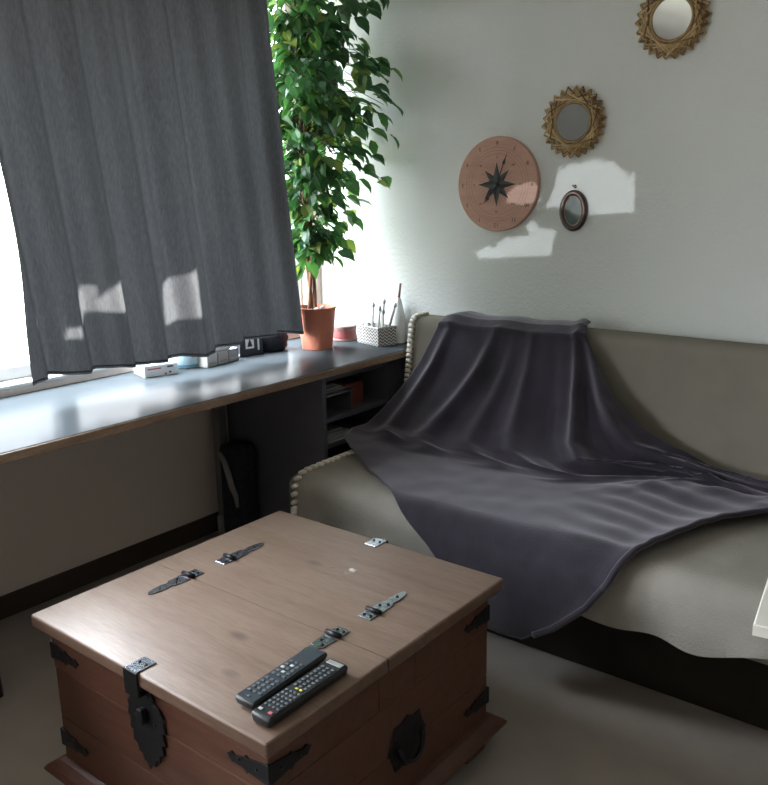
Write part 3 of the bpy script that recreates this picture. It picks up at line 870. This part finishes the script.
# corner brackets
def bracket(cxn, cyn, zc, h=.042, ln=.105):
    """two tapered straps folded round a body corner"""
    bm = bmesh.new()
    sx = -1 if cxn == BX0 else 1; sy = -1 if cyn == BY0 else 1
    pol = [(0, -h*.5), (ln*.45, -h*.36), (ln*.5, -h*.5), (ln*.58, -h*.28), (ln*.82, -h*.26), (ln*.88, -h*.32), (ln, 0.0), (ln*.88, h*.22), (ln*.8, h*.10), (ln*.6, h*.22), (ln*.52, h*.40), (ln*.45, h*.32), (0, h*.5)]
    e = .0015
    add_prism(bm, pol, (cxn, cyn+sy*e, zc), (-sx, 0, 0), (0, 0, 1), .0025*(1 if V((-sx, 0, 0)).cross(V((0, 0, 1))).y*sy > 0 else -1))
    add_prism(bm, pol, (cxn+sx*e, cyn, zc), (0, -sy, 0), (0, 0, 1), .0025*(1 if V((0, -sy, 0)).cross(V((0, 0, 1))).x*sx > 0 else -1))
    add_box(bm, (cxn-.004+sx*.0005, cyn-.004+sy*.0005, zc-h*.5), (cxn+.004+sx*.0005, cyn+.004+sy*.0005, zc+h*.5), .001, 1)
    o = obj('corner_bracket', bm, M['iron'], tk)
    bolts(o, [(cxn-sx*ln*.25, cyn+sy*.004, zc), (cxn-sx*ln*.7, cyn+sy*.004, zc)], (0, sy, 0), .0035)
    bolts(o, [(cxn+sx*.004, cyn-sy*ln*.25, zc), (cxn+sx*.004, cyn-sy*ln*.7, zc)], (sx, 0, 0), .0035)
for cxn in (BX0, BX1):
    for cyn in (BY0, BY1):
        bracket(cxn, cyn, .372); bracket(cxn, cyn, .150)
# ring handles on the two ends
for sx, xx in ((1, BX1), (-1, BX0)):
    bm = bmesh.new()
    out = [(.0, .062), (.022, .050), (.045, .052), (.052, .030), (.066, .0), (.052, -.030), (.045, -.052), (.022, -.050), (0, -.062), (-.022, -.050), (-.045, -.052), (-.052, -.030), (-.066, 0), (-.052, .030), (-.045, .052), (-.022, .050)][::-1]
    add_prism(bm, out, (xx+sx*.001, 1.250, .212), (0, sx, 0), (0, 0, 1), .003, .001)
    o = obj('handle_plate', bm, M['iron'], tk)
    bm = bmesh.new()
    pts = [(xx+sx*(.012+.010*math.sin(a)), 1.250+.042*math.cos(a), .222-.048*math.sin(a)) for a in [PI*i/12 for i in range(13)]]
    add_tube(bm, pts, .006, 8); obj('ring_handle', bm, M['iron'], o, smooth=True)
    bolts(o, [(xx+sx*.004, 1.250+a, .212+b) for a, b in ((.045, .03), (-.045, .03), (.045, -.03), (-.045, -.03))], (sx, 0, 0))

# ------------------------------------------------------------------ remotes on the trunk
def remote(name, label, loc, rz, tilt, L, W, H, topm, style):
    r = thing(name, label, 'remote control', loc, rz)
    r.rotation_euler = (tilt, 0, rz)
    bm = bmesh.new(); add_box(bm, (-W/2, -L/2, 0), (W/2, L/2, H), .006, 3)
    for v in bm.verts:
        if v.co.z < H*.5: v.co.x *= .88
    obj('remote_body', bm, M['black_plastic'], r, local=True, angle=40)
    bm = bmesh.new(); add_box(bm, (-W/2+.003, -L/2+.004, H), (W/2-.003, L/2-.004, H+.0012), .0008, 1); obj('face_plate', bm, M[topm], r, local=True)
    zt = H+.0012
    bmb = bmesh.new(); add_box(bmb, (-.0042, -.0030, 0), (.0042, .0030, .0022), .0012, 2)
    src = {}
    def button(x, y, m, sc=1.0):
        if m not in src:
            bb = bmb.copy(); o = obj('button', bb, M[m], r, local=True); src[m] = o
        else:
            o = src[m].copy(); COL.objects.link(o)
        o.parent = r; o.location = (x, y, zt); o.scale = (sc, sc, 1)
    if style == 0:
        for j in range(5):
            for i in range(3): button((i-1)*.0125, -L/2+.028+j*.0115, 'button')
        for j in range(5):
            for i in range(3): button((i-1)*.0125, -L/2+.092+j*.0125, 'button_light' if (i, j) in ((1, 1), (1, 3), (0, 2)) else 'button')
        button(.0, -L/2+.012, 'button', .8)
    else:
        for j in range(6):
            for i in range(4): button((i-1.5)*.0098, -L/2+.030+j*.0108, 'button', .8)
        for j in range(8):
            for i in range(3): button((i-1)*.0125, -L/2+.104+j*.0108, 'button', .85)
        button(-.0015, -L/2+.096, 'button_yellow', .8); button(.0085, -L/2+.096, 'button_yellow', .8)
        button(-.012, -L/2+.015, 'button_light', 1.0); button(.012, -L/2+.015, 'button_red', 1.1)
        obj('silver_strip', bx((-W/2+.006, L/2-.020, zt), (W/2-.006, L/2-.008, zt+.001), .0004, 1), M['silver'], r, local=True)
    bmb.free()
    return r
remote('remote_control', 'flatter slate black remote control, the left one on the trunk lid', (1.565, .975, LZ+.0042), .05, 0, .208, .050, .016, 'slate_plastic', 0)
remote('remote_control', 'black remote control with yellow and red buttons nearest the trunk edge', (1.626, .962, LZ+.0005), .02, 0, .214, .048, .020, 'black_plastic', 1)

bm = bmesh.new(); rr = random.Random(3)
for k in range(5):
    c = V((1.342+rr.uniform(-.03, .03), 1.392+rr.uniform(-.022, .022), LZ))
    a = [bm.verts.new(c+V((rr.uniform(-.018, .018), rr.uniform(-.014, .014), rr.uniform(.0002, .010)))) for _ in range(4)]
    bm.faces.new(a[:3]); bm.faces.new(a[1:])
tag(obj('clear_film', bm, M['film'], loc=(1.342, 1.392, LZ)), 'scrap of crumpled clear film on the rear half of the trunk lid', 'plastic film')

# ------------------------------------------------------------------ wall things
def txt(s, size, mat, parent, M4, name):
    cu = bpy.data.curves.new('txt', 'FONT'); cu.body = s; cu.size = size; cu.align_x = 'CENTER'; cu.align_y = 'CENTER'; cu.extrude = .0003
    o = bpy.data.objects.new('txt', cu); COL.objects.link(o)
    dg = bpy.context.evaluated_depsgraph_get(); me = bpy.data.meshes.new_from_object(o.evaluated_get(dg))
    bpy.data.objects.remove(o); me.transform(M4); me.materials.clear(); me.materials.append(mat); me.name = name
    q = bpy.data.objects.new(name, me); COL.objects.link(q); q.parent = parent
    return q
# clock, local frame: x right, z up, faces -y
CKR = .173
ck = thing('wall_clock', 'round pinkish wooden clock with a black compass star', 'clock', (.932, YB-.001, 1.380))
bm = bmesh.new(); add_lathe(bm, [(0, 0), (CKR, 0), (CKR, .016), (CKR-.003, .019), (0, .019)], seg=72, axis='Y'); obj('dial', bm, M['clock'], ck, local=True, angle=35)
fy = -.0192
def ringm(r, w):
    bm = bmesh.new()
    n = 72
    A = [bm.verts.new((r*math.cos(2*PI*i/n), fy, r*math.sin(2*PI*i/n))) for i in range(n)]; B = [bm.verts.new(((r+w)*math.cos(2*PI*i/n), fy, (r+w)*math.sin(2*PI*i/n))) for i in range(n)]
    for i in range(n): bm.faces.new((A[i], A[(i+1) % n], B[(i+1) % n], B[i]))
    return bm
for r in (.110, .122, .133): obj('printed_ring', ringm(r, .0013), M['ink_soft'], ck, local=True)
bm = bmesh.new()
for i in range(32):
    a = 2*PI*i/32; l = .078 if i % 2 else .068
    add_box(bm, (-.0006, fy-.0001, .022), (.0006, fy+.0002, l), rot=None)
    # rotate the newest box about the centre
    bm.verts.ensure_lookup_table()
    nv = bm.verts[-8:]
    bmesh.ops.rotate(bm, cent=(0, 0, 0), matrix=Matrix.Rotation(a, 3, 'Y'), verts=nv)
obj('printed_ray', bm, M['ink_soft'], ck, local=True)
for mname, sd in (('ink', 1), ('ink_grey', -1)):
    bm = bmesh.new()
    for i in range(8):
        a = PI/4*i; L = .082 if i % 2 == 0 else .074; w_ = .026
        d = V((math.sin(a), 0, math.cos(a))); s = V((math.cos(a), 0, -math.sin(a)))*sd
        y = V((0, fy-.0006-.0002*(i % 2 == 0), 0))
        bm.faces.new([bm.verts.new(q) for q in (y, y+d*L, y+d*.020+s*w_*.62)])
    obj('star_half', bm, M[mname], ck, local=True)
def dialm(a, r, flip=PI):
    # dial hangs upside down: twelve at the bottom
    return Matrix.Translation((math.sin(a)*r, fy-.0004, math.cos(a)*r)) @ Matrix.Rotation(PI, 4, 'Y') @ Matrix.Rotation(PI/2, 4, 'X')
for h in range(1, 13):
    a = PI+2*PI*h/12
    txt(str(h), .021, M['ink_red'] if h not in (10, 11) else M['ink'], ck, dialm(a, .149), 'numeral')
for i, s in enumerate(('N', 'NE', 'E', 'SE', 'S', 'SW', 'W', 'NW')):
    txt(s, .013 if len(s) == 1 else .010, M['ink_red'], ck, dialm(PI+PI/4*i, .099), 'compass_letter')
def hand(a, L, tail, w_, yo, nm):
    d = V((math.sin(a), 0, math.cos(a))); s = V((math.cos(a), 0, -math.sin(a)))
    bm = bmesh.new()
    pol = [(-w_*.5, -tail), (w_*.5, -tail), (w_*.45, L*.62), (w_*1.7, L*.68), (w_*.4, L*.82), (0, L), (-w_*.4, L*.82), (-w_*1.7, L*.68), (-w_*.45, L*.62)]
    add_prism(bm, pol[::-1], V((0, fy-yo, 0)), s, d, .001)
    return obj(nm, bm, M['ink'], ck, local=True)
hand(math.radians(22), .122, .02, .0035, .004, 'minute_hand'); hand(math.radians(218), .090, .02, .0055, .003, 'hour_hand')
bm = bmesh.new(); add_lathe(bm, [(.009, 0), (.009, .0035), (.004, .0055), (0, .006)], (0, fy, 0), 20, 'Y'); obj('hub', bm, M['ink'], ck, local=True, smooth=True)

def rattan_mirror(label, x, z, R, rg, ph, glass):
    m = thing('rattan_mirror', label, 'mirror', (x, YB-.001, z), 0, 'round rattan mirrors')
    bm = bmesh.new()
    n = 26; rr = random.Random(5)
    for i in range(n):
        for sg in (1, -1):
            for k in range(5):
                a0 = ph+2*PI*i/n; a1 = a0+sg*(math.radians(66)+k*.03)
                ro = R-.0055*k; ri = rg*1.02+.004*k
                y = -.006-.003*((i*2+(sg > 0)+k) % 4)-.0015*k
                # straight cane from the outer point to the glass rim
                p = V((math.sin(a0)*ro, y, math.cos(a0)*ro)); q = V((math.sin(a1)*ri*1.13, -.012-.002*(k % 2), math.cos(a1)*ri*1.13))
                add_tube(bm, [p, q], .0026, 5)
    obj('woven_frame', bm, M['cane'], m, local=True, smooth=True)
    bm = bmesh.new(); add_lathe(bm, [(0, 0), (rg*1.05, 0), (rg*1.05, .007), (0, .007)], (0, 0, 0), 40, 'Y'); obj('backing', bm, M['rattan'], m, local=True)
    bm = bmesh.new(); add_lathe(bm, [(0, .0075), (rg, .0075), (rg, .015), (rg-.002, .0165), (0, .0165)], (0, 0, 0), 48, 'Y'); obj('mirror_glass', bm, M[glass], m, local=True, angle=30)
    bm = bmesh.new(); add_tube(bm, [(math.sin(2*PI*i/40)*(rg+.003), -.016, math.cos(2*PI*i/40)*(rg+.003)) for i in range(40)], .0032, 6, True); obj('inner_rim', bm, M['rattan'], m, local=True, smooth=True)
    return m
rattan_mirror('lower rattan mirror with zigzag woven rim, right of the clock', 1.232, 1.583, .120, .063, .05, 'mirror_dim')
rattan_mirror('upper rattan mirror with zigzag woven rim, cut off by the top edge', 1.560, 1.873, .120, .064, .12, 'mirror')

ov = thing('oval_frame', 'small oval picture frame in dark red wood right of the clock', 'picture frame', (1.240, YB-.001, 1.283))
a_, b_ = .053, .072
bm = bmesh.new()
n = 48
sect = [(-.012, 0), (-.012, .008), (-.006, .014), (.002, .016), (.008, .013), (.010, .006), (.010, 0)]
rings = []
for i in range(n):
    t = 2*PI*i/n
    rings.append([bm.verts.new((math.cos(t)*(a_-.010+o), -h_, math.sin(t)*(b_-.010+o))) for o, h_ in sect])
for i in range(n):
    A, B = rings[i], rings[(i+1) % n]
    for k in range(len(sect)-1): bm.faces.new((A[k], A[k+1], B[k+1], B[k]))
bmesh.ops.recalc_face_normals(bm, faces=bm.faces)
obj('frame_rim', bm, M['mahogany'], ov, local=True, smooth=True)
def oval_disc(a, b, y0, th_):
    bm = bmesh.new(); add_prism(bm, [(math.cos(2*PI*i/48)*a, math.sin(2*PI*i/48)*b) for i in range(48)], (0, y0, 0), (1, 0, 0), (0, 0, 1), th_); return bm
obj('picture', oval_disc(a_-.018, b_-.018, -.001, .006), M['picture'], ov, local=True)
bm = bmesh.new(); add_tube(bm, [(math.cos(2*PI*i/48)*(a_-.021), -.009, math.sin(2*PI*i/48)*(b_-.021)) for i in range(48)], .0016, 5, True); obj('gilt_line', bm, M['gilt'], ov, local=True, smooth=True)
bm = bmesh.new(); add_tube(bm, [(-.008, -.002, b_+.016), (-.002, -.006, b_+.011), (.003, -.004, b_+.017), (.006, -.002, b_+.010), (.001, -.006, b_+.006)], .0022, 6); obj('hanger', bm, M['ink'], ov, local=True, smooth=True)

# ------------------------------------------------------------------ white side table cut by the right edge
wt = thing('side_table', 'white side table cut off by the right edge of the photo', 'side table', (2.47, 1.64, 0))
ra = math.radians(8)
def wl(u, v, z): return V((2.267+u*math.cos(ra)-v*math.sin(ra), 1.453+u*math.sin(ra)+v*math.cos(ra), z))
bm = bmesh.new()
add_prism(bm, [(0, 0), (.42, 0), (.42, .34), (0, .34)], wl(0, 0, .578), (math.cos(ra), math.sin(ra), 0), (-math.sin(ra), math.cos(ra), 0), .022, .003)
obj('tabletop', bm, M['white_paint'], wt)
for (u, v, fu, fv) in ((.12, .08, .02, .10), (.36, .08, .40, .03), (.14, .27, .07, .29), (.36, .27, .40, .30)):
    bm = bmesh.new(); add_tube(bm, [wl(u, v, .578), wl(fu, fv, 0.0)], [.016, .011], 10); obj('leg', bm, M['white_paint'], wt, smooth=True)
# dark chair leg at the left edge
dl = thing('stool', 'dark wooden stool of which one foot shows at the left edge', 'stool', (.30, .80, 0))
for x, y in ((.433, .945), (.16, .95), (.16, .66), (.433, .66)):
    bm = bmesh.new(); add_tube(bm, [(x, y, .0), (x*.9+.03, y*.9+.08, .44)], [.014, .018], 10); obj('leg', bm, M['mahogany'], dl, smooth=True)
bm = bmesh.new(); add_lathe(bm, [(0, 0), (.17, 0), (.175, .01), (.175, .03), (.165, .036), (0, .036)], (.30, .80, .44), 40); obj('seat', bm, M['mahogany'], dl, angle=40)

# ------------------------------------------------------------------ outside: added flat screen whose cut gaps shape the low sun
K, MZ, HX = .15, -.03, -8.0
def back_from_curtain(y, z):
    tt = CX-HX
    return (y-K*tt, z-MZ*tt)
CURTAIN_GAPS = [[(1.3592, 0.9423), (1.3657, 0.9749), (1.4042, 0.9772), (1.4043, 0.942)], [(1.4154, 0.9782), (1.4156, 1.0406), (1.4459, 1.0994), (1.4734, 1.0943), (1.4758, 1.0526), (1.5117, 1.0906), (1.5883, 1.1438), (1.6157, 1.1158), (1.6086, 1.0186), (1.529, 1.0083), (1.4507, 1.0177), (1.4326, 0.9822)], [(1.7501, 1.0732), (1.8443, 1.1196), (1.849, 1.075), (1.8505, 0.9558), (1.7497, 0.9309), (1.7463, 1.0166)], [(1.2693, 1.0096), (1.2977, 1.012), (1.2982, 0.9841), (1.2689, 0.9857)]]  # holes shaped like the curtain's light patches
WALL_GAPS = [[(1.1254, 1.2966), (1.1412, 1.3235), (1.1615, 1.3711), (1.1657, 1.409), (1.1808, 1.4415), (1.1974, 1.4222), (1.2124, 1.445), (1.2331, 1.4536), (1.2544, 1.4389), (1.2746, 1.4501), (1.3448, 1.4629), (1.3307, 1.4426), (1.3849, 1.4478), (1.4057, 1.4201), (1.4352, 1.4103), (1.4267, 1.3881), (1.4587, 1.4184), (1.4629, 1.3379), (1.4631, 1.2793), (1.3931, 1.273), (1.2504, 1.2655), (1.2394, 1.2798), (1.1855, 1.2962)], [(0.8183, 1.0977), (0.8282, 1.1244), (0.8899, 1.1573), (0.9144, 1.1475), (0.9618, 1.1894), (0.9973, 1.1829), (1.0663, 1.196), (1.0427, 1.2306), (1.082, 1.2507), (1.1053, 1.2212), (1.1773, 1.2122), (1.162, 1.1778), (1.1603, 1.1235), (1.0336, 1.1148)], [(1.0167, 1.3741), (1.0908, 1.3899), (1.1159, 1.3624), (1.1106, 1.3142), (1.0638, 1.3028), (0.9832, 1.3104), (0.9849, 1.3451)], [(1.4564, 1.4627), (1.4676, 1.4842), (1.4671, 1.4579)]]  # holes shaped like the wall's light patches
def gap_sheet(outer, gaps, to3):
    bm = bmesh.new()
    for pts in [outer]+gaps:
        vs = [bm.verts.new(to3(*p)) for p in pts]
        for i in range(len(vs)): bm.edges.new((vs[i], vs[(i+1) % len(vs)]))
    bmesh.ops.triangle_fill(bm, use_beauty=True, use_dissolve=False, edges=bm.edges[:])
    return bm
hd = obj('curtain_gap_screen', gap_sheet([(-3.6, -.05), (2.2, -.05), (2.2, 2.9), (-3.6, 2.9)], [[back_from_curtain(*p) for p in g] for g in CURTAIN_GAPS], lambda y, z: (HX, y, z)), M['light_screen'], loc=(HX, -.5, -.05))
hm = hd.modifiers.new('thick', 'SOLIDIFY'); hm.thickness = .01
tag(hd, 'unseen flat screen far outside, cut to shape the low sun', 'light_screen')
# a second sun lights the wall through another added screen, cut to the patches
K2, MZ2, HY = 2.95, -.01, -9.0
def wall_to_far(x, z):
    t = (2.8-HY)/K2
    return (x-t, z-MZ2*t)
h2 = obj('wall_gap_screen', gap_sheet([(-4.35, -.05), (-1.9, -.05), (-1.9, 3.0), (-4.35, 3.0)], [[wall_to_far(*p) for p in g] for g in WALL_GAPS], lambda x, z: (x, HY, z)), M['light_screen'], loc=(-3.1, HY, -.05))
hm = h2.modifiers.new('thick', 'SOLIDIFY'); hm.thickness = .01
tag(h2, 'unseen flat screen outside, cut to shape the wall light patches', 'light_mask')

# ------------------------------------------------------------------ light
SKY = 55.0
wd = bpy.data.worlds.new('daylight'); SC.world = wd; wd.use_nodes = True; nt = wd.node_tree
bgn = nt.nodes['Background']
tc = N(nt, 'ShaderNodeTexCoord'); sp = N(nt, 'ShaderNodeSeparateXYZ'); nt.links.new(tc.outputs['Generated'], sp.inputs[0])
mr = N(nt, 'ShaderNodeMapRange'); mr.inputs[1].default_value = -1; mr.inputs[2].default_value = 1; nt.links.new(sp.outputs[2], mr.inputs[0])
c = ramp(nt, mr.outputs[0], [(0, (.12, .11, .09, 1)), (.48, (.18, .18, .16, 1)), (.53, (.30, .31, .32, 1)), (.68, (.48, .51, .54, 1)), (1, (.80, .92, 1.0, 1))])
nt.links.new(c, bgn.inputs['Color']); bgn.inputs['Strength'].default_value = SKY
for y0, y1, z0, z1 in ((WY0, WY1, WZ0, WZ1), (VY0, VY1, VZ0, VZ1)):
    pl = bpy.data.lights.new('window_portal', 'AREA'); pl.shape = 'RECTANGLE'; pl.size = z1-z0; pl.size_y = y1-y0
    pl.cycles.is_portal = True
    po_ = bpy.data.objects.new('window_portal', pl); COL.objects.link(po_)
    po_.location = (-.15, (y0+y1)/2, (z0+z1)/2); po_.rotation_euler = (0, -PI/2, 0)
sl = bpy.data.lights.new('low_sun', 'SUN'); sl.energy = 215; sl.angle = math.radians(.12); sl.color = (1, .97, .92)
so_ = bpy.data.objects.new('low_sun', sl); COL.objects.link(so_)
so_.rotation_euler = V((1, K, MZ)).to_track_quat('-Z', 'Y').to_euler()
so_.location = (-3, 0, 2)
sl = bpy.data.lights.new('wall_patch_sun', 'SUN'); sl.energy = 1.35; sl.angle = math.radians(.06); sl.color = (.95, .98, 1)  # second sun, added to throw the light patches on the back wall
so_ = bpy.data.objects.new('wall_patch_sun', sl); COL.objects.link(so_)
so_.rotation_euler = V((1, K2, MZ2)).to_track_quat('-Z', 'Y').to_euler()
so_.location = (-3, -6, 2)

# ------------------------------------------------------------------ camera
cam = bpy.data.cameras.new('camera'); co = bpy.data.objects.new('camera', cam); COL.objects.link(co)
Rm = Matrix(((0.7824573, -0.1293167, 0.6091286), (0.6224037, 0.1928000, -0.7585788), (-0.0193431, 0.9726794, 0.2313450)))
co.matrix_world = Matrix.Translation((2.605, 0, 1.355)) @ Rm.to_4x4()
cam.sensor_fit = 'VERTICAL'; cam.sensor_height = 24; cam.lens = 836.09/785*24
cam.clip_start = .05
SC.camera = co
SC.view_settings.view_transform = 'Standard'; SC.view_settings.look = 'None'; SC.view_settings.gamma = 1
SC.view_settings.use_curve_mapping = False
SC.view_settings.exposure = 0.0
SC.cycles.max_bounces = 10; SC.cycles.diffuse_bounces = 6; SC.cycles.glossy_bounces = 4; SC.cycles.transparent_max_bounces = 12
SC.cycles.use_denoising = True
SC.cycles.sample_clamp_indirect = 8
SC.cycles.caustics_reflective = False; SC.cycles.caustics_refractive = False
